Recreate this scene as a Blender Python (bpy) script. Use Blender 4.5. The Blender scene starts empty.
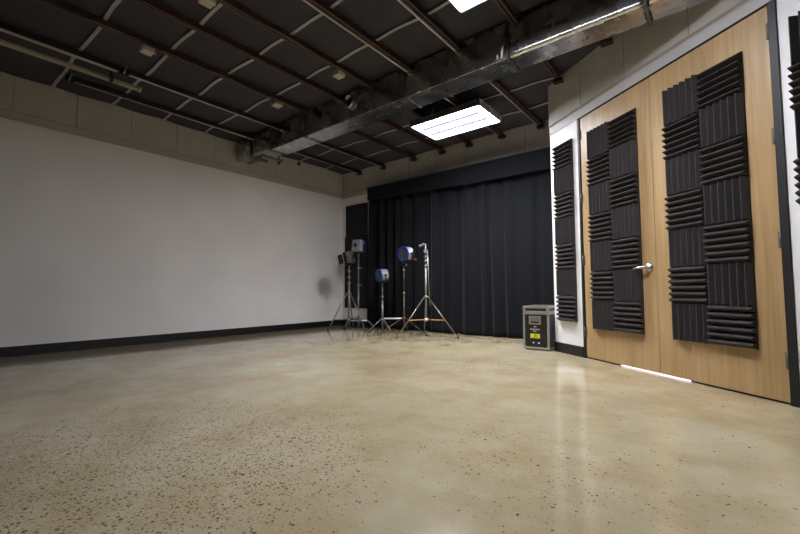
import bpy, bmesh, math, random
from mathutils import Vector, Matrix
random.seed(7)
scn = bpy.context.scene
col = scn.collection
PI = math.pi

# ------------------------------------------------------------------ camera
F = 397.58
YAW, PIT, ROL = math.radians(38.75), math.radians(3.363), math.radians(-0.241)
EYE = Vector((0, 0, 0.686))
FW = Vector((-math.sin(YAW)*math.cos(PIT), math.cos(YAW)*math.cos(PIT), math.sin(PIT)))
R0 = Vector((math.cos(YAW), math.sin(YAW), 0))
U0 = R0.cross(FW)
RT = math.cos(ROL)*R0 + math.sin(ROL)*U0
UP = -math.sin(ROL)*R0 + math.cos(ROL)*U0
cd = bpy.data.cameras.new('camera')
cam = bpy.data.objects.new('camera', cd)
col.objects.link(cam)
cd.sensor_width = 36
cd.lens = 36*F/800
cd.clip_start = 0.02
cam.matrix_world = Matrix(((RT.x, UP.x, -FW.x, EYE.x), (RT.y, UP.y, -FW.y, EYE.y), (RT.z, UP.z, -FW.z, EYE.z), (0, 0, 0, 1)))
scn.camera = cam
LAT = Vector((math.cos(YAW), math.sin(YAW), 0))      # sideways on plan
DEP = Vector((-math.sin(YAW), math.cos(YAW), 0))     # depth on plan

def at(px, py, depth):
    """point of the room seen at a photograph pixel, at a distance along the view"""
    return EYE + (FW + RT*((px-400)/F) - UP*((py-267)/F))*depth

def on_y(px, py, y):
    d = FW + RT*((px-400)/F) - UP*((py-267)/F)
    return EYE + d*((y-EYE.y)/d.y)

# ------------------------------------------------------------------ materials
def srgb(r, g, b):
    def f(c):
        c /= 255
        return c/12.92 if c <= .04045 else ((c+.055)/1.055)**2.4
    return (f(r), f(g), f(b), 1)

def mat(name, rgb, rough=.6, metal=0., spec=.5, noise=0., nscale=20., bump=0., bscale=200., sheen=0., stretch=None, rnoise=0.):
    m = bpy.data.materials.new(name); m.use_nodes = True
    nt = m.node_tree; N = nt.nodes; L = nt.links
    b = N['Principled BSDF']
    c = srgb(*rgb)
    b.inputs['Base Color'].default_value = c
    b.inputs['Roughness'].default_value = rough
    b.inputs['Metallic'].default_value = metal
    b.inputs['Specular IOR Level'].default_value = spec
    if sheen:
        b.inputs['Sheen Weight'].default_value = sheen
        b.inputs['Sheen Roughness'].default_value = .4
    tc = N.new('ShaderNodeTexCoord')
    vec = tc.outputs['Object']
    if stretch:
        mp = N.new('ShaderNodeMapping'); mp.inputs['Scale'].default_value = stretch
        L.new(vec, mp.inputs['Vector']); vec = mp.outputs['Vector']
    if noise or rnoise:
        n = N.new('ShaderNodeTexNoise'); n.inputs['Scale'].default_value = nscale; n.inputs['Detail'].default_value = 5
        L.new(vec, n.inputs['Vector'])
        if noise:
            r = N.new('ShaderNodeValToRGB')
            r.color_ramp.elements[0].position = .3; r.color_ramp.elements[1].position = .7
            r.color_ramp.elements[0].color = tuple(max(0, x*(1-noise)) for x in c[:3])+(1,)
            r.color_ramp.elements[1].color = tuple(min(1, x*(1+noise)) for x in c[:3])+(1,)
            L.new(n.outputs['Fac'], r.inputs['Fac']); L.new(r.outputs['Color'], b.inputs['Base Color'])
        if rnoise:
            mr = N.new('ShaderNodeMapRange'); mr.inputs['To Min'].default_value = max(.02, rough-rnoise); mr.inputs['To Max'].default_value = rough+rnoise
            L.new(n.outputs['Fac'], mr.inputs['Value']); L.new(mr.outputs['Result'], b.inputs['Roughness'])
    if bump:
        n2 = N.new('ShaderNodeTexNoise'); n2.inputs['Scale'].default_value = bscale; n2.inputs['Detail'].default_value = 3
        L.new(vec, n2.inputs['Vector'])
        bp = N.new('ShaderNodeBump'); bp.inputs['Strength'].default_value = bump; bp.inputs['Distance'].default_value = .004
        L.new(n2.outputs['Fac'], bp.inputs['Height']); L.new(bp.outputs['Normal'], b.inputs['Normal'])
    return m

def emit(name, rgb, strength):
    m = bpy.data.materials.new(name); m.use_nodes = True
    nt = m.node_tree
    nt.nodes.remove(nt.nodes['Principled BSDF'])
    e = nt.nodes.new('ShaderNodeEmission'); e.inputs['Color'].default_value = srgb(*rgb); e.inputs['Strength'].default_value = strength
    nt.links.new(e.outputs[0], nt.nodes['Material Output'].inputs[0])
    return m

def concrete():
    m = bpy.data.materials.new('polished_concrete'); m.use_nodes = True
    nt = m.node_tree; N = nt.nodes; L = nt.links
    b = N['Principled BSDF']
    tc = N.new('ShaderNodeTexCoord'); P = tc.outputs['Object']
    def noise(s, d=4, w=.5, vec=P):
        n = N.new('ShaderNodeTexNoise'); n.inputs['Scale'].default_value = s; n.inputs['Detail'].default_value = d; n.inputs['Roughness'].default_value = w
        L.new(vec, n.inputs['Vector']); return n.outputs['Fac']
    def ramp(src, stops):
        r = N.new('ShaderNodeValToRGB')
        e = r.color_ramp.elements
        while len(e) < len(stops): e.new(.5)
        for k, (p, c) in enumerate(stops):
            e[k].position = p; e[k].color = c if len(c) == 4 else c+(1,)
        L.new(src, r.inputs['Fac']); return r.outputs['Color']
    def mix(fac, a, c2, mode='MIX'):
        x = N.new('ShaderNodeMix'); x.data_type = 'RGBA'; x.blend_type = mode
        if isinstance(fac, float): x.inputs['Factor'].default_value = fac
        else: L.new(fac, x.inputs['Factor'])
        for s, i in ((a, 6), (c2, 7)):
            if isinstance(s, tuple): x.inputs[i].default_value = s
            else: L.new(s, x.inputs[i])
        return x.outputs[2]
    def math_(op, a, c2):
        x = N.new('ShaderNodeMath'); x.operation = op; x.use_clamp = True
        for s, i in ((a, 0), (c2, 1)):
            if isinstance(s, (int, float)): x.inputs[i].default_value = s
            else: L.new(s, x.inputs[i])
        return x.outputs[0]
    g = lambda v: (v, v, v, 1)
    base = ramp(noise(.8, 6, .6), [(.3, srgb(162, 150, 121)), (.5, srgb(177, 166, 138)), (.72, srgb(190, 181, 157))])
    blot = ramp(noise(2.3, 5, .65), [(.42, g(1)), (.62, srgb(232, 221, 201))])
    c = mix(.75, base, blot, 'MULTIPLY')
    fine = ramp(noise(160, 3, .7), [(.35, g(.8)), (.65, g(1.08))])
    c = mix(.55, c, fine, 'MULTIPLY')
    # exposed aggregate: denser where the slab was ground deeper
    sx = N.new('ShaderNodeSeparateXYZ'); L.new(P, sx.inputs[0])
    def spot(cx, cy, rx, ry):
        mp = N.new('ShaderNodeMapping'); mp.inputs['Location'].default_value = (-cx/rx, -cy/ry, 0); mp.inputs['Scale'].default_value = (1/rx, 1/ry, 0)
        L.new(P, mp.inputs['Vector'])
        ln = N.new('ShaderNodeVectorMath'); ln.operation = 'LENGTH'; L.new(mp.outputs[0], ln.inputs[0])
        mr = N.new('ShaderNodeMapRange'); mr.inputs['From Min'].default_value = .35; mr.inputs['From Max'].default_value = 1; mr.inputs['To Min'].default_value = 1; mr.inputs['To Max'].default_value = 0
        mr.interpolation_type = 'SMOOTHSTEP'
        L.new(ln.outputs['Value'], mr.inputs['Value']); return mr.outputs[0]
    zone = math_('MAXIMUM', spot(-1.9, .75, 1.15, 1.0), math_('MAXIMUM', math_('MULTIPLY', spot(-2.2, 3.3, 1.3, .5), .5), math_('MULTIPLY', spot(-.5, 1.6, .8, .6), .12)))
    pat = N.new('ShaderNodeMapRange'); pat.inputs['From Min'].default_value = .35; pat.inputs['From Max'].default_value = .65
    L.new(noise(2.6, 4, .6), pat.inputs['Value'])
    zone = math_('MULTIPLY', zone, math_('ADD', math_('MULTIPLY', pat.outputs[0], .8), .6))
    zone = math_('ADD', zone, .02)
    def chips(scale, r0, th_lo, dark, light):
        nonlocal c
        v = N.new('ShaderNodeTexVoronoi'); v.inputs['Scale'].default_value = scale; v.inputs['Randomness'].default_value = 1
        dn = N.new('ShaderNodeTexNoise'); dn.inputs['Scale'].default_value = scale*1.6
        L.new(P, dn.inputs['Vector'])
        vm = N.new('ShaderNodeVectorMath'); vm.operation = 'SCALE'; vm.inputs['Scale'].default_value = .9/scale
        L.new(dn.outputs['Color'], vm.inputs[0])
        va = N.new('ShaderNodeVectorMath'); va.operation = 'ADD'; L.new(P, va.inputs[0]); L.new(vm.outputs[0], va.inputs[1])
        L.new(va.outputs[0], v.inputs['Vector'])
        sep = N.new('ShaderNodeSeparateColor'); L.new(v.outputs['Color'], sep.inputs[0])
        # cell is a chip when its random value is under the zone density
        pick = N.new('ShaderNodeMath'); pick.operation = 'LESS_THAN'
        L.new(sep.outputs[0], pick.inputs[0]); L.new(math_('MULTIPLY', zone, th_lo), pick.inputs[1])
        rad = N.new('ShaderNodeMapRange'); rad.inputs['To Min'].default_value = r0*.4; rad.inputs['To Max'].default_value = r0
        L.new(sep.outputs[1], rad.inputs['Value'])
        dif = N.new('ShaderNodeMath'); dif.operation = 'SUBTRACT'; L.new(rad.outputs[0], dif.inputs[0]); L.new(v.outputs['Distance'], dif.inputs[1])
        ins = N.new('ShaderNodeMapRange'); ins.inputs['From Max'].default_value = .14; L.new(dif.outputs[0], ins.inputs['Value'])
        f = math_('MULTIPLY', pick.outputs[0], ins.outputs[0])
        cc = mix(sep.outputs[2], dark, light)
        c = mix(math_('MULTIPLY', f, .92), c, cc)
    chips(230, .42, .75, srgb(112, 96, 76), srgb(150, 126, 98))
    chips(120, .48, 1.15, srgb(88, 72, 56), srgb(164, 136, 100))
    chips(76, .48, .95, srgb(40, 34, 30), srgb(126, 100, 72))
    chips(42, .42, .2, srgb(40, 36, 34), srgb(120, 98, 74))
    # pale scuffs
    sc = ramp(noise(9, 6, .75), [(.66, g(0)), (.74, g(1))])
    c = mix(math_('MULTIPLY', sc, .22), c, srgb(226, 216, 194))
    # darker strip of floor along the left wall, soft wavy edge
    wv = math_('MULTIPLY', noise(1.2, 2), .12)
    ex = N.new('ShaderNodeMapRange'); ex.inputs['From Min'].default_value = -5.24; ex.inputs['From Max'].default_value = -5.14; ex.inputs['To Min'].default_value = 1; ex.inputs['To Max'].default_value = 0
    sb = N.new('ShaderNodeMath'); sb.operation = 'SUBTRACT'; L.new(sx.outputs[0], sb.inputs[0]); L.new(wv, sb.inputs[1])
    L.new(sb.outputs[0], ex.inputs['Value'])
    c = mix(math_('MULTIPLY', ex.outputs[0], .8), c, srgb(124, 112, 92))
    L.new(c, b.inputs['Base Color'])
    rr = N.new('ShaderNodeMapRange'); rr.inputs['To Min'].default_value = .06; rr.inputs['To Max'].default_value = .20
    L.new(noise(3.5, 6, .65), rr.inputs['Value']); L.new(rr.outputs[0], b.inputs['Roughness'])
    b.inputs['Specular IOR Level'].default_value = .5
    bp = N.new('ShaderNodeBump'); bp.inputs['Strength'].default_value = .06; bp.inputs['Distance'].default_value = .01
    L.new(noise(6, 4), bp.inputs['Height']); L.new(bp.outputs['Normal'], b.inputs['Normal'])
    return m

def wood():
    m = bpy.data.materials.new('maple_veneer'); m.use_nodes = True
    nt = m.node_tree; N = nt.nodes; L = nt.links
    b = N['Principled BSDF']
    tc = N.new('ShaderNodeTexCoord')
    def nz(scale, st, det=6, rough=.6, dist=0):
        mp = N.new('ShaderNodeMapping'); mp.inputs['Scale'].default_value = st; L.new(tc.outputs['Object'], mp.inputs['Vector'])
        n = N.new('ShaderNodeTexNoise'); n.inputs['Scale'].default_value = scale; n.inputs['Detail'].default_value = det; n.inputs['Roughness'].default_value = rough
        n.inputs['Distortion'].default_value = dist
        L.new(mp.outputs[0], n.inputs['Vector']); return n.outputs['Fac']
    r = N.new('ShaderNodeValToRGB'); e = r.color_ramp.elements
    e[0].position = .28; e[0].color = srgb(168, 138, 94)
    e[1].position = .72; e[1].color = srgb(194, 164, 120)
    L.new(nz(6, (1, 1, .09), 6, .6, .6), r.inputs['Fac'])
    r2 = N.new('ShaderNodeValToRGB'); e = r2.color_ramp.elements
    e[0].position = .35; e[0].color = (.80, .76, .70, 1); e[1].position = .6; e[1].color = (1, 1, 1, 1)
    L.new(nz(55, (1, 1, .03)), r2.inputs['Fac'])
    mx = N.new('ShaderNodeMix'); mx.data_type = 'RGBA'; mx.blend_type = 'MULTIPLY'; mx.inputs['Factor'].default_value = .8
    L.new(r.outputs[0], mx.inputs[6]); L.new(r2.outputs[0], mx.inputs[7]); L.new(mx.outputs[2], b.inputs['Base Color'])
    b.inputs['Roughness'].default_value = .38
    return m

M = {
 'floor': concrete(),
 'wood': wood(),
 'wall': mat('white_wall_paint', (232, 229, 225), .65, noise=.04, nscale=1.5, bump=.05, bscale=60),
 'panelwall': mat('bright_white_paint', (236, 236, 236), .55),
 'block': mat('cream_panel_paint', (192, 187, 178), .7, noise=.06, nscale=5, bump=.12, bscale=40),
 'bandpaint': mat('cream_moulding_paint', (170, 165, 156), .7),
 'trimgrey': mat('light_grey_trim_paint', (186, 186, 184), .5),
 'black': mat('black_rubber_base', (16, 16, 18), .45),
 'frame': mat('black_frame_paint', (20, 20, 22), .5),
 'ceil': mat('black_ceiling_blanket', (62, 61, 66), .9, noise=.25, nscale=60, bump=.6, bscale=90),
 'strip': mat('pale_batten', (168, 166, 164), .6, noise=.1, nscale=30),
 'rust': mat('red_oxide_steel', (74, 52, 45), .5, noise=.2, nscale=25),
 'pale': mat('pale_conduit', (190, 182, 172), .4, metal=.3),
 'beige': mat('beige_tube', (160, 151, 132), .45),
 'bracket': mat('dark_steel_bracket', (58, 54, 52), .5, metal=.5),
 'box': mat('putty_junction_box', (190, 184, 168), .5),
 'galv': mat('galvanised_sheet', (196, 195, 194), .27, metal=1., noise=.16, nscale=6, rnoise=.05, bump=.02, bscale=7),
 'galvdark': mat('duct_flange_steel', (120, 118, 116), .4, metal=.9, noise=.2, nscale=12),
 'hole': mat('dark_duct_inside', (16, 16, 17), .8),
 'foam': mat('charcoal_foam', (61, 58, 59), .9, spec=.25, noise=.1, nscale=300),
 'curtain': mat('black_drape_cloth', (13, 15, 20), .85, spec=.2, sheen=.09, noise=.1, nscale=40, stretch=(1, 1, .2)),
 'felt': mat('black_felt_board', (26, 25, 26), .9),
 'chrome': mat('polished_steel', (140, 140, 140), .45, metal=.8),
 'alu': mat('brushed_aluminium', (146, 145, 140), .42, metal=.8, noise=.08, nscale=60),
 'casealu': mat('flight_case_extrusion', (164, 162, 155), .42, metal=.6, noise=.08, nscale=60),
 'blackpl': mat('black_plastic', (22, 22, 23), .4),
 'caseblk': mat('black_laminate', (24, 23, 24), .5, noise=.1, nscale=120),
 'brass': mat('brass_fitting', (182, 150, 92), .35, metal=.8),
 'bronze': mat('dull_bronze_tube', (108, 96, 78), .5, metal=.8),
 'yellow': mat('yellow_brace', (196, 142, 46), .5),
 'whitetube': mat('white_tube', (216, 216, 226), .4),
 'blue': mat('blue_lamp_enamel', (24, 58, 120), .45),
 'silver': mat('silver_lamp_body', (176, 180, 190), .45, metal=.4),
 'lens': mat('amber_grey_glass', (44, 40, 32), .12, spec=.8),
 'sticker': mat('yellow_green_sticker', (208, 214, 40), .5),
 'print': mat('white_print', (206, 206, 200), .6),
 'housing': mat('lamp_housing_steel', (84, 82, 88), .4, metal=.5),
 'dim': mat('grey_side_paint', (56, 55, 55), .7),
 'handle': mat('satin_nickel', (196, 195, 192), .28, metal=1.),
 'hinge': mat('dull_hinge_steel', (104, 100, 96), .5, metal=.6),
 'tape': mat('green_floor_tape', (96, 190, 84), .6),
 'diffuser': emit('lit_diffuser', (246, 246, 255), 34.0),
 'louver': emit('translucent_lamp_rib', (196, 196, 228), .8),
}

# ------------------------------------------------------------------ mesh builder
class MB:
    def __init__(s): s.bm = bmesh.new()
    def box(s, lo, hi, mi=0, m=None):
        x0, y0, z0 = lo; x1, y1, z1 = hi
        vs = [s.bm.verts.new(v) for v in ((x0,y0,z0),(x1,y0,z0),(x1,y1,z0),(x0,y1,z0),(x0,y0,z1),(x1,y0,z1),(x1,y1,z1),(x0,y1,z1))]
        if m is not None:
            for v in vs: v.co = m @ v.co
        for f in ((0,3,2,1),(4,5,6,7),(0,1,5,4),(1,2,6,5),(2,3,7,6),(3,0,4,7)):
            fa = s.bm.faces.new([vs[i] for i in f]); fa.material_index = mi
        return s
    def tube(s, pts, r, n=10, mi=0, cap=True):
        pts = [Vector(p) for p in pts]
        rs = r if isinstance(r, (list, tuple)) else [r]*len(pts)
        rings = []
        for i, p in enumerate(pts):
            a = pts[max(i-1, 0)]; b = pts[min(i+1, len(pts)-1)]
            t = (b-a).normalized()
            ref = Vector((0, 0, 1)) if abs(t.z) < .9 else Vector((1, 0, 0))
            u = t.cross(ref).normalized(); w = t.cross(u)
            rings.append([s.bm.verts.new(p + (u*math.cos(2*PI*k/n) + w*math.sin(2*PI*k/n))*rs[i]) for k in range(n)])
        for a, b in zip(rings, rings[1:]):
            for k in range(n):
                f = s.bm.faces.new((a[k], a[(k+1) % n], b[(k+1) % n], b[k])); f.smooth = True; f.material_index = mi
        if cap:
            s.bm.faces.new(rings[0][::-1]).material_index = mi; s.bm.faces.new(rings[-1]).material_index = mi
        return s
    def lathe(s, prof, m, n=28, mi=0):
        """prof of (x along axis, radius); axis = local X of matrix m"""
        rings = [[s.bm.verts.new(m @ Vector((x, r*math.cos(2*PI*k/n), r*math.sin(2*PI*k/n)))) for k in range(n)] for x, r in prof]
        for a, b in zip(rings, rings[1:]):
            for k in range(n):
                f = s.bm.faces.new((a[k], a[(k+1) % n], b[(k+1) % n], b[k])); f.smooth = True; f.material_index = mi
        s.bm.faces.new(rings[0][::-1]).material_index = mi; s.bm.faces.new(rings[-1]).material_index = mi
        return s
    def prism(s, poly, z0, z1, mi=0, m=None):
        """poly of (x, y), extruded along z"""
        a = [s.bm.verts.new((x, y, z0)) for x, y in poly]; b = [s.bm.verts.new((x, y, z1)) for x, y in poly]
        if m is not None:
            for v in a+b: v.co = m @ v.co
        n = len(poly)
        s.bm.faces.new(a[::-1]).material_index = mi; s.bm.faces.new(b).material_index = mi
        for k in range(n): s.bm.faces.new((a[k], a[(k+1) % n], b[(k+1) % n], b[k])).material_index = mi
        return s
    def mesh(s, name, mats, bevel=0):
        bmesh.ops.recalc_face_normals(s.bm, faces=s.bm.faces)
        me = bpy.data.meshes.new(name); s.bm.to_mesh(me); s.bm.free()
        for m in (mats if isinstance(mats, (list, tuple)) else [mats]): me.materials.append(M[m] if isinstance(m, str) else m)
        return me
    def build(s, name, mats, parent=None, bevel=0, segs=2):
        o = bpy.data.objects.new(name, s.mesh(name, mats)); col.objects.link(o)
        if parent: o.parent = parent
        if bevel:
            b = o.modifiers.new('edge', 'BEVEL'); b.width = bevel; b.segments = segs; b.limit_method = 'ANGLE'; b.angle_limit = math.radians(40)
        return o

def tag(o, label, cat, group=None):
    o['label'] = label; o['category'] = cat
    if group: o['group'] = group
    return o

def thing(name, label, cat, loc, rz=0, group=None):
    o = bpy.data.objects.new(name, None); col.objects.link(o)
    o.location = loc; o.rotation_euler = (0, 0, rz); o.empty_display_size = .05
    return tag(o, label, cat, group)

def struct(o):
    o['kind'] = 'structure'; return o

# ------------------------------------------------------------------ room shell
XL, YB, H = -5.912, 5.521, 3.045
TH = math.radians(-36.674)
D = Vector((math.cos(TH), math.sin(TH), 0)); NN = Vector((-D.y, D.x, 0))
C0 = Vector((-1.461, 4.605, 0))                  # free end of the slanting door wall
DW = Matrix.Translation(C0) @ Matrix.Rotation(TH, 4, 'Z')   # u along wall, -y is the room side
U_END = 5.2
PE = DW @ Vector((U_END, 0, 0))
XR, YF = PE.x, -3.4

b = MB(); b.box((XL-.2, YF-.2, -.12), (6.5, YB+.2, 0))
struct(b.build('floor', 'floor'))

# ceiling: black blankets, slightly pillowed between the battens
bm = MB(); nx, ny = 150, 150
x0, x1, y0, y1 = XL-.15, XR+.2, YF-.2, YB+.15
RAILS = [-5.39, -4.77, -4.06, -3.48, -2.98, -2.43, -1.85, -1.28, -.72]
STRIPS = [-1.3, -.73, -.16, .41, .98, 1.54, 2.11, 2.69, 3.26, 3.83, 4.40, 4.97]
def sag(x, y):
    ys = (y-.98)/.571
    fy = ys-math.floor(ys)
    return -.018*math.sin(PI*fy)**.7*(.7+.3*math.sin(x*2.1+y*.7)) - .006*math.sin(3.1*x+1.3)*math.sin(2.3*y)
g = [[bm.bm.verts.new((x0+(x1-x0)*i/nx, y0+(y1-y0)*j/ny, H+.012+sag(x0+(x1-x0)*i/nx, y0+(y1-y0)*j/ny))) for j in range(ny+1)] for i in range(nx+1)]
for i in range(nx):
    for j in range(ny):
        f = bm.bm.faces.new((g[i][j], g[i][j+1], g[i+1][j+1], g[i+1][j])); f.smooth = True
bm.box((x0, y0, H+.04), (x1, y1, H+.15))
struct(bm.build('ceiling', 'ceil'))

# left wall: lower wall face at XL, clad upper band set forward with chamfered foot
def clad(mb, along, joints, lo, hi, m, zb=2.645):
    """upper cladding boards between joints; local x along wall, -y into the room"""
    ed = [lo]+joints+[hi]
    for a, c in zip(ed, ed[1:]):
        mb.box((a+.004, -.014, zb), (c-.004, .02, 3.06), 1, m)
def band(name, lo, hi, m, z0, z1, d):
    """continuous moulding under the cladding, overhanging towards its top, with a small bead at its foot"""
    mb = MB(); q = [(0, z0), (-.010, z0), (-.012, z0+.008), (-.004, z0+.012), (-d, z1-.012), (-d, z1), (0, z1)]
    mb.prism(q, lo, hi, 0, m @ Matrix(((0, 0, 1, 0), (1, 0, 0, 0), (0, 1, 0, 0), (0, 0, 0, 1))))
    return struct(mb.build(name, 'bandpaint'))
mL = Matrix.Translation((XL, 0, 0)) @ Matrix.Rotation(PI/2, 4, 'Z')      # local x -> +Y, local -y -> +X
b = MB(); b.box((XL-.15, YF-.15, 0), (XL, YB+.15, 3.2))
clad(b, 'y', [-2.16, -1.6, -1.04, -.48, .08, .643, 1.203, 1.762, 2.326, 2.871, 3.42, 3.97, 4.44, 4.919], YF, YB, mL)
struct(b.build('wall_left', ['wall', 'block']))
band('trim_3', YF, YB, mL, 2.55, 2.645, .022)
b = MB(); b.box((XL, YB, 0), (1.0, YB+.15, 3.2))
mB = Matrix.Translation((0, YB, 0))
clad(b, 'x', [-5.36, -4.788, -4.21, -3.636, -3.1, -2.644, -2.092, -1.6], XL, 1.0, mB)
struct(b.build('wall_back', ['wall', 'block']))
band('trim_4', XL+.023, 1.0, mB, 2.55, 2.645, .022)
# slanting wall with the double door
J0, J1, J2, J3 = .492, 1.327, 1.331, 2.196
b = MB()
b.box((0, 0, 0), (.458, .14, 2.56), 0, DW)
b.box((2.245, 0, 0), (U_END, .14, 2.56), 0, DW)
b.box((0, .0, 2.56), (U_END, .14, 3.2), 1, DW)
clad(b, 'u', [.534, 1.10, 1.70, 2.3, 2.9, 3.5, 4.1, 4.7], 0, U_END, DW, 2.575)
band('trim_5', 0, U_END, DW, 2.553, 2.576, .018)
struct(b.build('wall_right', ['panelwall', 'block']))
b = MB(); b.box((0, .14, 0), (.1, 1.3, 3.2), 0, Matrix.Translation(C0+Vector((0.02, 0, 0))) @ Matrix.Rotation(0, 4, 'Z'))
struct(b.build('wall_return', 'wall'))
b = MB(); b.box((XR, YF-.15, 0), (XR+.15, PE.y+.1, 3.2)); struct(b.build('wall_side', 'dim'))
b = MB(); b.box((XL-.15, YF-.15, 0), (XR+.15, YF, 3.2)); struct(b.build('wall_front', 'dim'))

# baseboards
b = MB(); b.box((XL, YF, 0), (XL+.012, YB, .107)); struct(b.build('baseboard_left', 'black', bevel=.003))
b = MB(); b.box((XL+.012, YB-.012, 0), (-1.45, YB, .107)); struct(b.build('baseboard_back', 'black', bevel=.003))
b = MB(); b.box((-.01, -.012, 0), (.458, 0, .107), 0, DW); struct(b.build('baseboard_right', 'black', bevel=.003))
b = MB(); b.box((2.245, -.012, 0), (U_END, 0, .107), 0, DW); struct(b.build('baseboard_side', 'black', bevel=.003))
# door frame and header
b = MB(); b.box((.458, -.006, 0), (J0-.004, .12, 2.456), 0, DW); b.box((J3+.004, -.012, 0), (2.245, .12, 2.456), 0, DW); b.box((.458, -.006, 2.456), (2.245, .12, 2.464), 0, DW)
struct(b.build('trim_1', 'frame', bevel=.002))
b = MB(); b.box((0, -.006, 2.464), (U_END, -.0, 2.552), 0, DW)
struct(b.build('trim_2', 'trimgrey', bevel=.002))

# doors: veneer slab, hinges, lever
def door(name, u0, u1, hinge_u, sweep):
    d = MB().box((u0, .004, .014), (u1, .048, 2.452), 0, DW).build(name, 'wood', bevel=.0015)
    struct(d)
    for z in (.26, .98, 1.62, 2.285):
        h = MB()
        a = DW @ Vector((hinge_u, -.008, z-.05)); c = DW @ Vector((hinge_u, -.008, z+.05))
        h.tube([a, c], .0055, 10)
        h.box((hinge_u-.016, -.003, z-.05), (hinge_u+.016, .004, z+.05), 0, DW)
        o = h.build('hinge', 'hinge', d)
    MB().box((sweep[0], .01, .001), (sweep[1], .044, .014), 0, DW).build('door_sweep', 'blackpl', d)
    return d
d1 = door('door_1', J0, J1, J0-.002, (J0, .885))
d2 = door('door_2', J2, J3, J3+.002, (1.575, J3))
h = MB()
hm = DW @ Matrix.Translation((1.262, 0, .868)) @ Matrix.Rotation(-PI/2, 4, 'Z')      # axis X -> out of the door
h.lathe([(-.004, .036), (.006, .036), (.011, .031), (.012, .016), (.055, .013), (.058, .010)], hm)
ho = h.build('door_handle', 'handle', d1)
h = MB()
pts = [(1.262, -.05, .868), (1.24, -.055, .868), (1.2, -.056, .866), (1.165, -.054, .862), (1.152, -.045, .860), (1.150, -.03, .858)]
h.tube([DW @ Vector(q) for q in pts], [.012, .012, .010, .009, .009, .008], 10)
h.build('lever', 'handle', ho)

# corridor beyond the doors, seen only as the lit gap under them
b = MB(); b.box((-.5, 1.6, 0), (3.5, 1.7, 2.6), 0, DW)
struct(b.build('wall_corridor', 'panelwall'))
def area(name, loc, sx, sy, power, spread, color=(1, 1, 1), rot=(0, 0, 0)):
    l = bpy.data.lights.new(name, 'AREA'); l.shape = 'RECTANGLE'; l.size = sx; l.size_y = sy; l.energy = power; l.spread = math.radians(spread); l.color = color
    o = bpy.data.objects.new(name, l); col.objects.link(o); o.location = loc; o.rotation_euler = rot
    return o
p_ = DW @ Vector((1.25, .55, 1.2))
area('corridor_light', p_, 1.2, .6, 110, 140, (.66, .66, 1.0), (0, 0, TH))

# ------------------------------------------------------------------ acoustic foam
TW, THH, NR, TD, TB = .2845, .2765, 6, .052, .012
def ridge_profile(L):
    pts = [(0, 0), (0, -TB)]
    p = L/NR
    for k in range(NR):
        pts += [(p*(k+.44), -TD), (p*(k+.56), -TD), (p*(k+1), -TB)]
    pts += [(L, 0)]
    return pts
mv = MB().prism(ridge_profile(TW), 0, THH).mesh('foam_upright', 'foam')
mh = MB().prism(ridge_profile(THH), 0, TW, 0, Matrix(((0, 0, 1, 0), (0, 1, 0, 0), (1, 0, 0, 0), (0, 0, 0, 1)))).mesh('foam_level', 'foam')
ORD = ['top tile', 'second tile from top', 'third tile from top', 'middle tile', 'third tile from bottom', 'second tile from bottom', 'bottom tile']
def foam_column(u, ztop, n, first_level, where, group, front=.004, words=ORD):
    for k in range(n):
        level = (k % 2 == 0) == first_level
        o = bpy.data.objects.new('foam_tile', mh if level else mv); col.objects.link(o)
        o.location = DW @ Vector((u+random.uniform(-.001, .001), front-.0005, ztop-(k+1)*.2775+random.uniform(-.0004, .0004)))
        o.rotation_euler = (0, 0, TH)
        tag(o, 'charcoal foam with %s ridges, %s %s' % ('level' if level else 'upright', words[k], where), 'acoustic foam', group)
foam_column(.624, 2.252, 7, False, 'in left column of left door', 'foam tiles on the left door')
foam_column(.624+.2862, 2.252, 7, True, 'in right column of left door', 'foam tiles on the left door')
foam_column(1.471, 2.247, 7, False, 'in left column of right door', 'foam tiles on the right door')
foam_column(1.471+.2862, 2.247, 7, True, 'in right column of right door', 'foam tiles on the right door')
foam_column(.095, 2.290, 7, True, 'on the narrow white wall', 'foam tiles on the narrow white wall', 0)
foam_column(2.308, 2.276, 4, False, 'on the wall right of the doors', 'foam tiles right of the doors', 0, ['top tile', 'second tile from top', 'third tile from top', 'bottom tile'])

# ------------------------------------------------------------------ curtain and valance
def fold(x):
    k = min(1, max(0, (x+5.13)/3.73))       # 0 left .. 1 right
    amp = .050*(1-k)**1.1+.010
    ph = 2*PI*(4.4*x-.55*(k**2)*3.73+.30*math.sin(x*2.9+.6)+.16*math.sin(x*7.1))
    sh = math.sin(ph); sh = math.copysign(abs(sh)**.75, sh)
    return amp*(.8*sh+.30*math.sin(1.63*ph+1)+.25*math.sin(.41*ph+2))
b = MB(); nx, nz = 520, 40
xa, xb = -5.13, -1.40
def cpt(i, j):
    t = i/nx; x = xa+(xb-xa)*t; z = .012+.010*math.sin(x*2.6)+(2.46-.012)*(j/nz)
    flare = 1+.15*(1-j/nz)
    y = 5.425+fold(x+.012*math.sin(z*1.3+x*3))*flare*(.55+.45*min(1, (1-j/nz)*5+.3))
    xs = x-(.07*(1-j/nz)*(1-t)**6)
    return (xs, min(y, 5.5), z)
g = [[b.bm.verts.new(cpt(i, j)) for j in range(nz+1)] for i in range(nx+1)]
for i in range(nx):
    for j in range(nz):
        f = b.bm.faces.new((g[i][j], g[i+1][j], g[i+1][j+1], g[i][j+1])); f.smooth = True
cu = b.build('stage_curtain', 'curtain')
s = cu.modifiers.new('thick', 'SOLIDIFY'); s.thickness = .004
tag(cu, 'full-height black stage curtain hanging in folds along the back wall', 'curtain')
va = thing('valance', 'flat black cloth valance across the top of the black curtain', 'valance', (0, 0, 0))
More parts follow.
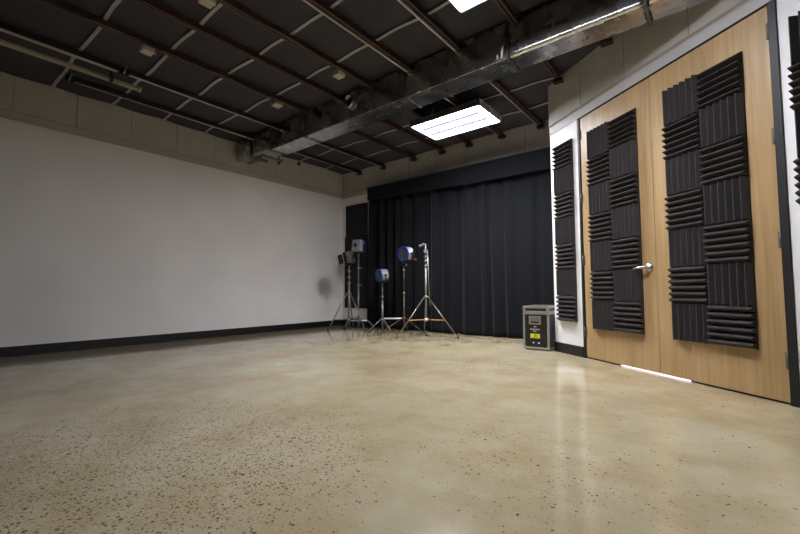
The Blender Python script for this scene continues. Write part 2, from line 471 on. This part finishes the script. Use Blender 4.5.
b = MB(); nx, nz = 200, 10
def vpt(i, j):
    t = i/nx; x = -5.04+(xb+5.04)*t
    zb = 2.352-.055*min(1, t*1.6)+.005*math.sin(x*9)
    zt = 2.578+.004*math.sin(x*5)
    w = j/nz
    return (x, 5.318+.012*math.sin(x*2.2+1)*(1-w)+.006*math.sin(x*6.1)*(1-w), zb+(zt-zb)*w)
g = [[b.bm.verts.new(vpt(i, j)) for j in range(nz+1)] for i in range(nx+1)]
for i in range(nx):
    for j in range(nz):
        f = b.bm.faces.new((g[i][j], g[i+1][j], g[i+1][j+1], g[i][j+1])); f.smooth = True
# returned end at the left
e = [[b.bm.verts.new((-5.04+.0005, y, z)) for z in (2.352, 2.578)] for y in (5.318, 5.50)]
b.bm.faces.new((e[0][0], e[0][1], e[1][1], e[1][0]))
vc = b.build('valance_cloth', 'curtain', va)
s = vc.modifiers.new('thick', 'SOLIDIFY'); s.thickness = .005
MB().box((-5.04, 5.30, 2.575), (xb, 5.50, 2.588)).build('top_board', 'felt', va)
for x in (-5.13, -3.98, -2.84):
    MB().box((x-.008, 5.46, 2.576), (x+.008, 5.5, 2.63)).build('bracket', 'alu', va)
# black boards on the back wall at the corner
b = MB().box((-5.80, YB-.03, 1.775), (-5.215, YB-.001, 2.375)).build('acoustic_board', 'felt', bevel=.006)
tag(b, 'upper black felt board on the back wall beside the curtain', 'acoustic board', 'black boards in the corner')
b = MB().box((-5.835, YB-.020, .345), (-5.205, YB-.001, 1.77)).build('acoustic_board', 'felt', bevel=.006)
tag(b, 'tall lower black felt board behind the corner light stands', 'acoustic board', 'black boards in the corner')

# ------------------------------------------------------------------ ceiling steel
rail_words = {
 -5.39: 'pale thin ceiling rail closest to the left wall', -4.77: 'pale ceiling rail above the beige tube, second from left wall',
 -4.06: 'red-brown ceiling rail, third from left wall, carrying two junction boxes', -3.48: 'red-brown ceiling rail, fourth from the left wall, without any box',
 -2.98: 'red-brown ceiling rail, fifth from left wall, with looping cable and boxes', -2.43: 'red-brown ceiling rail with pale left edge, passing left of the near lamp',
 -1.85: 'red-brown ceiling rail with pale left edge, ending at near corner of near lamp', -1.28: 'red-brown ceiling rail passing over the near lamp to the slanting wall end',
 -.72: 'red-brown ceiling rail ending on the slanting wall above the left door'}
def slant_y(x): return C0.y + (x-C0.x)/D.x*D.y
for i, x in enumerate(RAILS):
    yend = YB-.03 if x < C0.x else slant_y(x)-.02
    if x < C0.x and x > -1.46: yend = YB-.03
    if x > C0.x: yend = slant_y(x+.05)-.04
    ys = YF+.02
    if x > 1.3: continue
    pale = x < -4.5
    lab = rail_words.get(x, 'red-brown ceiling rail outside the frame to the right')
    t = thing('ceiling_rail', lab, 'ceiling rail', (x, 0, 2.97), 0, 'rails under the black ceiling')
    if pale:
        if x < -5: ys = .98
        MB().tube([(-.010, ys, 0), (-.010, yend, 0)], .010, 8).build('rail_bar', 'pale', t)
        MB().box((.002, ys, 0), (.018, yend, .05)).build('rail_bar', 'bracket', t)
        if x > -5: MB().tube([(-.042, ys, .004), (-.042, 1.3, .004)], .010, 8).build('conduit', 'pale', t)
    else:
        MB().box((-.025, ys, 0), (-.006, yend, .008)).box((-.010, ys, .008), (-.006, yend, .068)).build('rail_bar', 'rust', t)
        MB().box((.006, ys, 0), (.025, yend, .008)).box((.006, ys, .008), (.010, yend, .068)).build('rail_bar', 'rust', t)
        for k in range(1, 10):
            y = ys+(yend-ys)*k/10
            MB().box((-.0059, y-.02, .004), (.0059, y+.02, .06)).build('spacer', 'bracket', t)
    if x in (-2.43, -1.85):
        MB().tube([(-.037, ys, .008), (-.037, yend, .008)], .011, 8).build('conduit', 'pale', t)
    MB().box((-.05, yend-.07, -.035), (.05, yend, .003 if not pale else -.012)).build('end_bracket', 'bracket', t)
sw = ['', '', '', '', 'pale ceiling strip nearest the camera at far left', 'pale ceiling strip second nearest the camera', 'pale ceiling strip crossing just left of the near lamp corner', 'pale ceiling strip just before the duct', '', 'pale ceiling strip just beyond the duct', 'pale ceiling strip above the far lamp, midway to the back wall', 'pale ceiling strip closest to the back wall']
for k, y in enumerate(STRIPS):
    if not sw[k]: continue
    b = MB(); xe = min(2.2, C0.x+(C0.y-y)/(-D.y)*D.x-.06) if y < C0.y else C0.x
    n = 120; w = .015
    rows = []
    for i in range(n+1):
        x = XL+.035+(xe-XL-.035)*i/n
        z = H-.012+.006*math.sin(x*11)-.002*math.sin(x*5+k)
        yy = y+.010*math.sin(x*1.9+k*2.2)+.006*math.sin(x*6.3+k)
        rows.append([b.bm.verts.new((x, yy-w, z)), b.bm.verts.new((x, yy+w, z)), b.bm.verts.new((x, yy+w, z+.006)), b.bm.verts.new((x, yy-w, z+.006))])
    for a, c in zip(rows, rows[1:]):
        for q in range(4): b.bm.faces.new((a[q], a[(q+1) % 4], c[(q+1) % 4], c[q]))
    b.bm.faces.new(rows[0]); b.bm.faces.new(rows[-1])
    o = b.build('ceiling_batten', 'strip'); tag(o, sw[k], 'batten', 'pale strips holding the ceiling blankets')

# beige tube on two brackets near the left wall
t = thing('ceiling_tube', 'long beige tube slung under the ceiling along the left wall', 'tube', (-4.85, 0, 2.885))
MB().tube([(0, YF+.05, 0), (0, 1.50, 0)], .024, 16).build('tube_body', 'beige', t)
MB().tube([(0, 1.495, 0), (0, 1.525, 0)], .029, 16).build('end_cap', 'beige', t)
for y in (-.6, 1.25):
    MB().box((-.014, y-.012, .024), (.014, y+.012, .12)).box((-.03, y-.012, -.03), (.03, y+.012, -.024)).box((-.034, y-.012, -.03), (-.028, y+.012, .03)).box((.028, y-.012, -.03), (.034, y+.012, .03)).box((-.034, y-.012, .024), (.034, y+.012, .03)).build('strap', 'bracket', t)
for (x, y, lab) in ((-4.78, 1.32, 'grey rail coupling with a hooked rod above the beige tube end'), (-5.39, 1.0, 'grey rail coupling with a hooked rod closest to the left wall')):
    t = thing('rail_coupling', lab, 'bracket', (x, y, 2.97))
    MB().box((-.05, -.03, -.034), (.05, .06, -.013)).build('plate', 'bracket', t)
    MB().tube([(.05, .01, -.026), (.075, .012, -.01), (.08, .02, .03), (.07, .03, .062)], .008, 8).build('rod', 'strip', t)
# junction boxes and looping cables on rails E and C
jb = [(-4.06, 1.335, 'near putty junction box on third rail from left wall'), (-2.98, 1.385, 'near putty junction box at top of the photo, on fifth rail'),
      (-2.98, 2.76, 'putty junction box on fifth rail just before the duct'), (-4.06, 2.745, 'putty junction box on third rail just before the duct')]
for x, y, lab in jb:
    t = thing('junction_box', lab, 'junction box', (x-.05, y, 2.932), 0, 'junction boxes on the rails')
    MB().box((-.05, -.05, 0), (.05, .05, .038)).build('box_body', 'box', t, bevel=.005)
    MB().box((-.046, -.046, -.005), (.046, .046, 0)).build('cover', 'box', t)
    MB().tube([(0, .05, .02), (0, .075, .02)], .012, 10).build('connector', 'alu', t)
for x, ys, ye, lab in ((-4.06, -.4, 3.1, 'thin cable looping along the third rail from left wall'), (-2.98, -.4, 3.1, 'thin cable looping along the fifth rail from left wall')):
    pts = []
    for k in range(141):
        y = ys+(ye-ys)*k/140
        q = (y-1.36) % 1.4
        d = math.exp(-((q-.30)/.16)**2)
        pts.append((x+.036-.03*d, y, 2.965-.024*d+.006*math.sin(y*7)))
    tag(MB().tube(pts, .0045, 6).build('cable', 'rust' if x < -3.5 else 'bronze'), lab, 'cable')

# ------------------------------------------------------------------ duct
dt = thing('air_duct', 'galvanised rectangular air duct running across the ceiling', 'duct', (0, 3.2, 2.7))
segs = [(-5.905, -5.45, .045, .0), (-5.45, -4.93, .03, .005), (-4.93, -4.15, 0, 0), (-4.15, -2.49, .0, 0), (-2.49, -1.36, .0, 0), (-1.36, -.33, -.004, -.012), (-.33, .6, -.004, -.012)]
DEPTH = .272
for k, (xa_, xb_, dz, dy) in enumerate(segs):
    MB().box((xa_+.002, dy, dz), (xb_-.002, DEPTH+dy, .325)).build('duct_section', 'galv', dt, bevel=.004 if k < 5 else .034, segs=2 if k < 5 else 8)
    if k >= 5:
        o = dt.children[-1]; o.modifiers['edge'].harden_normals = True
        for f in o.data.polygons: f.use_smooth = True
for x in (-5.45, -4.93, -4.15, -2.49, -1.36, -.33):
    MB().box((x-.011, -.016, -.012), (x+.011, DEPTH+.004, .3)).build('flange', 'galvdark', dt, bevel=.002)
b = MB(); hmx = Matrix.Translation((-3.30, 0, .2)) @ Matrix.Rotation(-PI/2, 4, 'Z')
b.lathe([(-.005, .078), (.045, .078), (.05, .072), (.05, .066), (.004, .064)], hmx)
b.build('round_collar', 'galv', dt)
b = MB(); b.lathe([(.001, .063), (.006, .063)], hmx); b.build('collar_opening', 'hole', dt)
MB().box((-2.05, -.012, -.004), (-1.97, .0, .05)).tube([(-2.01, -.02, .02), (-2.01, -.02, .11)], .005, 6).build('tie_clip', 'galvdark', dt)
MB().tube([(-1.40, -.03, .0), (-1.39, -.034, .10)], .012, 8).tube([(-1.44, -.028, .0), (-1.44, -.03, .04)], .010, 8).build('sealant_smear', 'whitetube', dt)
MB().box((-5.2, .0, -.03), (-5.16, .36, -.002)).build('hanger_strap', 'galvdark', dt)
# drop rods beyond the duct
for (px, lab) in ((279, 'short dark clamp rod hanging beyond the duct, nearer the wall'), (299, 'short dark clamp rod hanging beyond the duct, farther from wall')):
    p = on_y(px, 157, 3.85 if px == 279 else 4.1)
    t = thing('clamp_rod', lab, 'clamp', (p.x, p.y, 2.80))
    MB().tube([(0, 0, 0), (0, 0, .25)], .010, 8).build('rod', 'bracket', t)
    MB().box((-.022, -.022, .02), (.022, .022, .05)).build('clamp_block', 'bracket', t)

# ------------------------------------------------------------------ ceiling lamps
def lamp(x0, y0, x1, y1, z, lab, power):
    cx, cy = (x0+x1)/2, (y0+y1)/2; w, d = x1-x0, y1-y0
    t = thing('ceiling_lamp', lab, 'ceiling lamp', (cx, cy, z), 0, 'lit ceiling lamps')
    b = MB(); hx, hy = w/2, d/2
    b.box((-hx, -hy, 0), (-hx+.012, hy, .07)).box((hx-.012, -hy, 0), (hx, hy, .07)).box((-hx+.012, -hy, 0), (hx-.012, -hy+.012, .07)).box((-hx+.012, hy-.012, 0), (hx-.012, hy, .07)).box((-hx, -hy, .07), (hx, hy, .08))
    b.build('housing', 'housing', t, bevel=.002)
    MB().box((-hx+.013, -hy+.013, .012), (hx-.013, hy-.013, .018)).build('diffuser', 'diffuser', t)
    for yy in (-d/6, d/6):
        MB().box((-hx+.06, yy-.035, .008), (hx-.10, yy+.035, .0115)).build('louver_rib', 'louver', t)
    for s_ in (-1, 1):
        ep = MB().box((min(s_*hx, s_*(hx+.004)), -hy+.004, .014), (max(s_*hx, s_*(hx+.004)), hy-.004, .078)).build('end_plate', 'pale', t)
        b = MB()
        for k in range(4):
            yy = -hy+.09+k*(d-.18)/3
            b.box((s_*(hx+.0045)-.001, yy-.012, .036), (s_*(hx+.0045)+.001, yy+.012, .054))
        b.build('slots', 'blackpl', ep)
    b = MB()
    for k in range(7):
        xx = -hx+.06+k*(w-.12)/6
        for s_ in (-1, 1): b.box((xx-.008, s_*(hy+.001)-.002, .056), (xx+.008, s_*(hy+.001)+.002, .066))
    b.build('clips', 'pale', t)
    for s_ in (-1, 1):
        MB().tube([(s_*hx*.7, 0, .08), (s_*hx*.7, 0, H-z+.005)], .004, 6).build('hanger_rod', 'bracket', t)
    area('lamp_light', (cx, cy, z+.0118), w-.03, d-.03, power, 130, (.97, .97, 1.0))
lamp(-2.985, 3.93, -2.01, 4.52, 2.75, 'lit rectangular ceiling lamp beyond the duct, near the back wall', 44)
lamp(-1.483, 1.98, -.47, 2.61, 2.82, 'lit rectangular ceiling lamp at the top edge, before the duct', 14)

# ------------------------------------------------------------------ flight case
ct = thing('flight_case', 'black flight case with aluminium edges standing against the curtain', 'flight case', (-1.655, 4.535, 0), math.radians(2.0))
W2, DD, HC, FT = .147, .46, .498, .012
MB().box((-W2+.003, .004, FT), (W2-.003, DD-.004, .442)).build('case_body', 'caseblk', ct)
MB().box((-W2+.003, .003, .444), (W2-.003, DD-.004, HC-.003)).build('lid', 'caseblk', ct, bevel=.003)
def edge(lo, hi, name='edge_strip'): MB().box(lo, hi).build(name, 'casealu', ct, bevel=.003)
e_ = .021
for sx in (-1, 1):
    xa_, xb_ = sorted((sx*W2, sx*(W2-e_)))
    edge((xa_, -.002, FT), (xb_, e_, .404)); edge((xa_, DD-e_, FT), (xb_, DD, .404))
    edge((xa_, .022, FT), (xb_, DD-.022, FT+.02)); edge((xa_, .0, .404), (xb_, DD, .443))
    edge((xa_, .0, HC-.024), (xb_, DD, HC))
for yy in (-.0025, DD-.019):
    edge((-W2+e_, yy, FT), (W2-e_, yy+.02, FT+.022)); edge((-W2+e_, yy, .404), (W2-e_, yy+.02, .443)); edge((-W2+e_, yy, HC-.024), (W2-e_, yy+.02, HC))
for sx in (-1, 1):
    for yy in (0.0, DD):
        for z, dz in ((FT-.001, .035), (HC-.052, .053)):
            s1 = -.004 if yy == 0 else -.027
            MB().box((min(sx*(W2+.002), sx*(W2-.03)), yy+s1, z), (max(sx*(W2+.002), sx*(W2-.03)), yy+s1+.031, z+dz)).build('corner_cap', 'casealu', ct, bevel=.006)
        MB().tube([(sx*(W2-.03), .04 if yy == 0 else DD-.04, 0), (sx*(W2-.03), .04 if yy == 0 else DD-.04, FT)], .016, 12).build('foot', 'blackpl', ct)
# recessed handle
b = MB(); b.box((-.078, -.004, .290), (.058, .004, .302)).box((-.078, -.004, .374), (.058, .004, .386)).box((-.078, -.004, .302), (-.064, .004, .374)).box((.044, -.004, .302), (.058, .004, .374))
hd = b.build('handle_dish', 'casealu', ct, bevel=.003)
MB().box((-.064, -.0005, .302), (.044, .0035, .374)).build('dish_back', 'alu', hd)
MB().box((-.054, -.012, .307), (.034, -.003, .323)).build('grip', 'blackpl', hd, bevel=.003)
MB().box((-.026, -.006, .257), (.006, .004, .274)).build('latch', 'casealu', ct, bevel=.002)
b = MB()
x = -.066
for wd in (.012, .010, .011, .009, .012, .008, .011, .010, .012):
    b.box((x, .001, .228), (x+wd*.8, .0035, .241)); x += wd+.0018
x = -.030
for wd in (.012, .009, .011):
    b.box((x, .001, .207), (x+wd*.8, .0035, .219)); x += wd+.002
b.build('printed_lines', 'print', ct)
st = MB().box((-.064, .0005, .135), (.044, .0032, .184)).build('sticker', 'sticker', ct)
MB().box((-.020, -.0005, .163), (.006, .001, .173)).box((-.034, -.0005, .144), (.014, .001, .152)).build('sticker_print', 'blackpl', st)
for x in (-.030, .030):
    MB().lathe([(-.004, .008), (.002, .008), (.003, .006)], Matrix.Translation((x, 0, .083)) @ Matrix.Rotation(-PI/2, 4, 'Z')).build('rivet', 'print', ct)

# ------------------------------------------------------------------ light stands
def foot_at(ang, r):
    a = math.radians(ang); return LAT*(math.cos(a)*r)+DEP*(math.sin(a)*r)

def tripod(lab, base, top, collar, low, r, angs, m_low, m_up, rad=.016, split=None, knobs=(), brace_m=None, group='light stands by the curtain', low_brace=True, bottom=.09):
    t = thing('light_stand', lab, 'light stand', base, 0, group)
    split = split or top*.6
    MB().tube([(0, 0, bottom), (0, 0, split)], rad, 12).build('column', m_low, t)
    MB().tube([(0, 0, split), (0, 0, top)], rad*.62, 12).build('riser', m_up, t)
    MB().tube([(0, 0, collar-.025), (0, 0, collar+.012)], rad*1.9, 14).build('collar', m_low, t)
    if low_brace:
        MB().tube([(0, 0, low-.02), (0, 0, low+.02)], rad*1.9, 14).build('brace_collar', 'whitetube' if brace_m == 'yellow' else m_low, t)
    for a in angs:
        d = foot_at(a, 1.0)
        f = d*r
        leg = MB().tube([d*(rad*1.7)+Vector((0, 0, collar)), f+Vector((0, 0, .014))], rad*.52, 8).build('leg', m_low, t)
        MB().tube([f+Vector((0, 0, 0)), f+Vector((0, 0, .03))], [.016, .012], 10).build('rubber_foot', 'blackpl', leg)
        if low_brace:
            k = (collar-low)/(collar-.014)
            e = d*(rad*1.7)*(1-k)+f*k
            MB().tube([d*(rad*1.5)+Vector((0, 0, low)), e+Vector((0, 0, low))], rad*.45, 8).build('brace', brace_m or m_low, t)
    for z, s_ in knobs:
        MB().tube([(0, 0, z-.018), (0, 0, z+.018)], rad*1.5, 12).build('clamp_ring', 'alu', t)
        kd = LAT*s_
        MB().tube([kd*rad, kd*.065], [.008, .007], 8).tube([kd*.065-Vector((0, 0, .018)), kd*.065+Vector((0, 0, .018))], .007, 8).build('knob', 'alu', t)
    return t

def zat(px, py, depth): return at(px, py, depth).z
def plan(px, depth):
    p = at(px, 300, depth); return Vector((p.x, p.y, 0))

# empty silver stand in front of the curtain
d5 = 5.95; b5 = plan(426, d5)
t5 = tripod('tall empty silver stand with yellow braces, rightmost of the stands', b5, zat(425.5, 243.5, d5), zat(426, 296.5, d5), zat(426, 319.5, d5), .50, (210, 330, 90), 'alu', 'alu', .015, zat(425, 266, d5), [(zat(423, 266, d5), -1), (zat(423, 261, d5), -1), (zat(423, 256.5, d5), -1)], 'yellow', bottom=zat(426, 321.5, d5))
zt = zat(425.5, 245, d5)
MB().tube([LAT*-.095+Vector((0, 0, zt-.012)), LAT*-.03+Vector((0, 0, zt+.012)), Vector((0, 0, zt+.012))], .010, 8).tube([LAT*-.10+Vector((0, 0, zt-.018)), LAT*-.06+Vector((0, 0, zt+.004))], .018, 10).tube([LAT*-.05+Vector((0, 0, zt-.004)), LAT*-.025+Vector((0, 0, zt+.028))], .016, 10).build('top_arm', 'chrome', t5)
zk = zat(426, 251, d5)
MB().tube([Vector((0, 0, zk))-DEP*.05, Vector((0, 0, zk))+DEP*.02], .030, 16).build('grip_head', 'chrome', t5)
MB().tube([LAT*.025-DEP*.03+Vector((0, 0, zk)), LAT*.055-DEP*.03+Vector((0, 0, zat(430, 306, d5)))], .008, 8).build('hanging_rod', 'alu', t5)

# bronze stand
d4 = 6.25; b4 = plan(404, d4)
t4 = tripod('slim bronze stand carrying the blue ringed lamp, left of the empty silver stand', b4, zat(404, 266, d4), zat(404, 317.5, d4), .1, .43, (203, 322, 82), 'bronze', 'bronze', .012, zat(404, 295, d4), [(zat(404, 293, d4), 1), (zat(404, 270, d4), -1)], None, low_brace=False, bottom=.10)
# short silver stand
d3 = 6.7; b3 = plan(382.5, d3)
t3 = tripod('short silver stand carrying the low blue disc lamp', b3, zat(382, 286, d3), zat(382, 319, d3), .1, .24, (195, 310, 75), 'alu', 'chrome', .015, zat(382, 300, d3), [(zat(382, 297, d3), -1)], None, low_brace=False, bottom=.045)
# corner stands
d1_ = 6.95; b1 = plan(349, d1_)
t1 = tripod('silver tripod stand nearest the left wall under the grey lamp', b1, zat(348, 268, d1_), zat(349, 293, d1_), zat(349, 319.5, d1_), .37, (205, 325, 85), 'alu', 'chrome', .019, zat(349, 283, d1_), [(zat(349, 283, d1_), -1), (zat(349, 277, d1_), -1), (zat(348, 271, d1_), -1)], 'bracket')
d2_ = 7.3; b2 = plan(358.5, d2_)
t2 = thing('light_stand', 'slim silver stand with bent feet behind the corner tripod, under the silver lamp', 'light stand', b2, 0, 'light stands by the curtain')
MB().tube([(0, 0, .02), (0, 0, zat(358, 285, d2_))], .016, 12).build('column', 'alu', t2)
MB().tube([(0, 0, zat(358, 285, d2_)), (0, 0, zat(358, 256, d2_))], .011, 12).build('riser', 'chrome', t2)
for z in (zat(358, 285, d2_), zat(358, 268, d2_)):
    MB().tube([(0, 0, z-.02), (0, 0, z+.02)], .022, 12).build('clamp_ring', 'alu', t2)
    MB().tube([LAT*.02+Vector((0, 0, z)), LAT*.06+Vector((0, 0, z))], .008, 8).build('knob', 'alu', t2)
for k, a in enumerate((335, 205, 95)):
    d = foot_at(a, 1); z = .15+.035*k; rr = (.32, .27, .12)[k]
    leg = MB().tube([d*.016+Vector((0, 0, z)), d*rr*.55+Vector((0, 0, z)), d*rr*.72+Vector((0, 0, z-.03)), d*rr*.9+Vector((0, 0, .06)), d*rr+Vector((0, 0, .012))], .011, 10).build('leg', 'chrome', t2)
    MB().tube([d*rr, d*rr+Vector((0, 0, .03))], [.017, .013], 10).build('rubber_foot', 'blackpl', leg)
    MB().tube([(0, 0, z-.016), (0, 0, z+.016)], .026, 12).build('leg_collar', 'alu', t2)
# white tubes lying across stand legs
def stick(px0, px1, py, depth, m, lab):
    a = at(px0, py, depth); c = at(px1, py, depth)
    t = thing('white_tube', lab, 'tube', (a+c)/2)
    a, c = a-(a+c)/2, c-(a+c)/2
    MB().tube([a, c], .012, 12).build('tube_body', m, t)
    MB().tube([a*1.0, a*.94], .0135, 12).build('end_cap', 'blackpl', t)
    MB().tube([c*1.0, c*.94], .0135, 12).build('end_cap', 'blackpl', t)
stick(383.5, 404, 318.5, d4+.045, 'whitetube', 'short white tube between the low blue lamp stand and the bronze stand')
stick(347, 367.5, 320.5, d1_+.045, 'whitetube', 'short white tube low across the corner tripod legs')

# ------------------------------------------------------------------ lamp heads
def yoke(t, half, drop, back=0.):
    MB().tube([(back, -half, 0), (back, -half, -drop*.6), (back, -half*.7, -drop), (back, half*.7, -drop), (back, half, -drop*.6), (back, half, 0)], .008, 8).build('yoke', 'blackpl', t)
    MB().tube([(back, 0, -drop-.045), (back, 0, -drop+.004)], .014, 12).build('socket', 'brass' if half > .15 else 'alu', t)
def head(lab, top, facing, tilt, R, ln, front):
    """round studio lamp; axis local +X; top = top of the stand it sits on"""
    drop = R+.03
    t = thing('studio_lamp', lab, 'studio lamp', top+Vector((0, 0, drop+.047)), facing, 'studio lamps on stands')
    I = Matrix.Rotation(tilt, 4, 'Y')
    MB().lathe([(ln*.30, R*.97), (ln*.40, R*1.05), (ln*.5, R*1.05), (ln*.5, R*.9), (ln*.46, R*.88)], I).build('front_ring', 'blue', t)
    if front == 'blue':
        MB().lathe([(ln*.455, R*.9), (ln*.5, R*.9), (ln*.52, R*.7), (ln*.525, R*.1)], I).build('front_cover', 'blue', t)
    else:
        MB().lathe([(ln*.40, R*.88), (ln*.43, R*.86), (ln*.475, R*.5), (ln*.485, R*.08)], I).build('lens', 'lens', t)
    body = MB()
    prof = [(-ln*.42, R*.86)]
    for k in range(6):
        x = -ln*.40+k*ln*.115
        prof += [(x, R*.97), (x+ln*.05, R*.97), (x+ln*.055, R*.9), (x+ln*.1, R*.9)]
    prof += [(ln*.30, R*.9)]
    body.lathe(prof, I).build('body', 'silver', t)
    MB().lathe([(-ln*.56, R*.45), (-ln*.55, R*.7), (-ln*.48, R*.88), (-ln*.42, R*.88)], I).build('rear_cap', 'blackpl' if front == 'blue' else 'blue', t)
    MB().box((-ln*.4, -R*.55, -R*1.12), (ln*.25, R*.55, -R*.82), 0, I).build('ballast_box', 'blackpl', t, bevel=.008)
    yoke(t, R*1.13, drop)
    for s_ in (-1, 1):
        MB().tube([(0, s_*R*.9, 0), (0, s_*R*1.26, 0)], .016, 12).build('pivot_knob', 'blackpl', t)
    return t
az = math.atan2(-(DEP.y*.5+LAT.y*.866), -(DEP.x*.5+LAT.x*.866))      # towards the camera and to its left
top3 = b3+Vector((0, 0, zat(382, 286, d3)))
head('blue disc-fronted studio lamp on the short stand, lowest of the lamps', top3, az, math.radians(4), .106, .165, 'blue')
az4 = math.atan2(-(DEP.y*.68+LAT.y*.73), -(DEP.x*.68+LAT.x*.73))
top4 = b4+LAT*.04+Vector((0, 0, zat(404, 266, d4)))
h4 = head('blue ringed studio lamp with dark lens on the bronze stand', top4, az4, math.radians(3), .116, .15, 'lens')
MB().box((-.02, .165, -.11), (.02, .19, .06)).build('side_arm', 'blackpl', h4, bevel=.004)
MB().tube([(0, .19, -.10), (0, .215, -.10)], .018, 10).build('side_knob', 'brass', h4)
def boxhead(lab, top, facing, tilt, w, hh, dd, face, back, flaps):
    drop = hh*.5+.03
    t = thing('studio_lamp', lab, 'studio lamp', top+Vector((0, 0, drop+.047)), facing, 'studio lamps on stands')
    I = Matrix.Rotation(tilt, 4, 'Y')
    MB().box((-dd*.1, -w/2, -hh/2), (dd*.5, w/2, hh/2), 0, I).build('housing', face, t, bevel=.012)
    b = MB()
    for k in range(5):
        z = -hh*.36+k*hh*.18
        b.box((dd*.5, -w*.4, z-.006), (dd*.5+.008, w*.4, z+.006), 0, I)
    b.build('cooling_fins', face, t)
    MB().box((-dd*.5, -w*.5-.006, -hh*.5-.006), (-dd*.1, w*.5+.006, hh*.5+.006), 0, I).build('front_shell', back, t, bevel=.01)
    MB().box((dd*.5, -.022, -.03), (dd*.5+.03, .022, .03), 0, I).build('cable_gland', 'blackpl', t, bevel=.006)
    if flaps:
        for s_ in (-1, 1):
            MB().box((-dd*.5-.09, s_*(w*.5+.02)-.003, -hh*.4), (-dd*.5, s_*(w*.5+.02)+.003, hh*.4), 0, I).build('barn_door', 'blackpl', t)
    MB().tube([(0, -w*.5-.03, 0), (0, -w*.5-.03, -drop*.7), (0, -w*.2, -drop), (0, w*.2, -drop), (0, w*.5+.03, -drop*.7), (0, w*.5+.03, 0)], .008, 8).build('yoke', 'blackpl', t)
    for s_ in (-1, 1): MB().tube([(0, s_*(w*.5-.01), 0), (0, s_*(w*.5+.045), 0)], .013, 10).build('pivot_knob', 'blackpl', t)
    MB().tube([(0, 0, -drop-.045), (0, 0, -drop+.004)], .014, 12).build('socket', 'alu', t)
    MB().tube([(dd*.55, 0, hh*.1), (dd*.62, 0, -hh*.3), (.02, 0, -drop-.02)], .006, 8).build('lamp_cord', 'blackpl', t)
    return t
az2 = math.atan2(-(DEP.y*.8+LAT.y*.6), -(DEP.x*.8+LAT.x*.6))      # fin side towards the camera
boxhead('silver box lamp with blue shell on the slim corner stand, highest of the lamps', b2+Vector((0, 0, zat(358, 256, d2_))), az2+.1, math.radians(-10), .19, .215, .17, 'silver', 'blue', False)
az5 = math.atan2(DEP.y*.35-LAT.y*.94, DEP.x*.35-LAT.x*.94)+PI
boxhead('grey box lamp with black flaps on the corner tripod', b1+Vector((0, 0, zat(348, 268, d1_))), az5, math.radians(-14), .165, .205, .14, 'alu', 'blackpl', True)

# green tape marks on the floor
for (x, y, rz, lab) in ((-3.186, 1.935, .4, 'small green tape mark on the floor, left one'), (-3.207, 2.212, 1.2, 'small green tape mark on the floor, right one')):
    o = MB().box((-.05, -.009, 0), (.05, .009, .0008)).box((-.009, .0095, 0), (.009, .05, .0008)).build('tape_mark', 'tape'); o.location = (x, y, 0); o.rotation_euler = (0, 0, rz)
    tag(o, lab, 'tape mark')

# ------------------------------------------------------------------ world and view
w = bpy.data.worlds.new('world'); scn.world = w; w.use_nodes = True
w.node_tree.nodes['Background'].inputs[0].default_value = (0, 0, 0, 1)
vs = scn.view_settings
scn.display_settings.display_device = 'sRGB'
vs.view_transform = 'Standard'; vs.look = 'None'; vs.gamma = 1; vs.use_curve_mapping = False
vs.exposure = 0.38
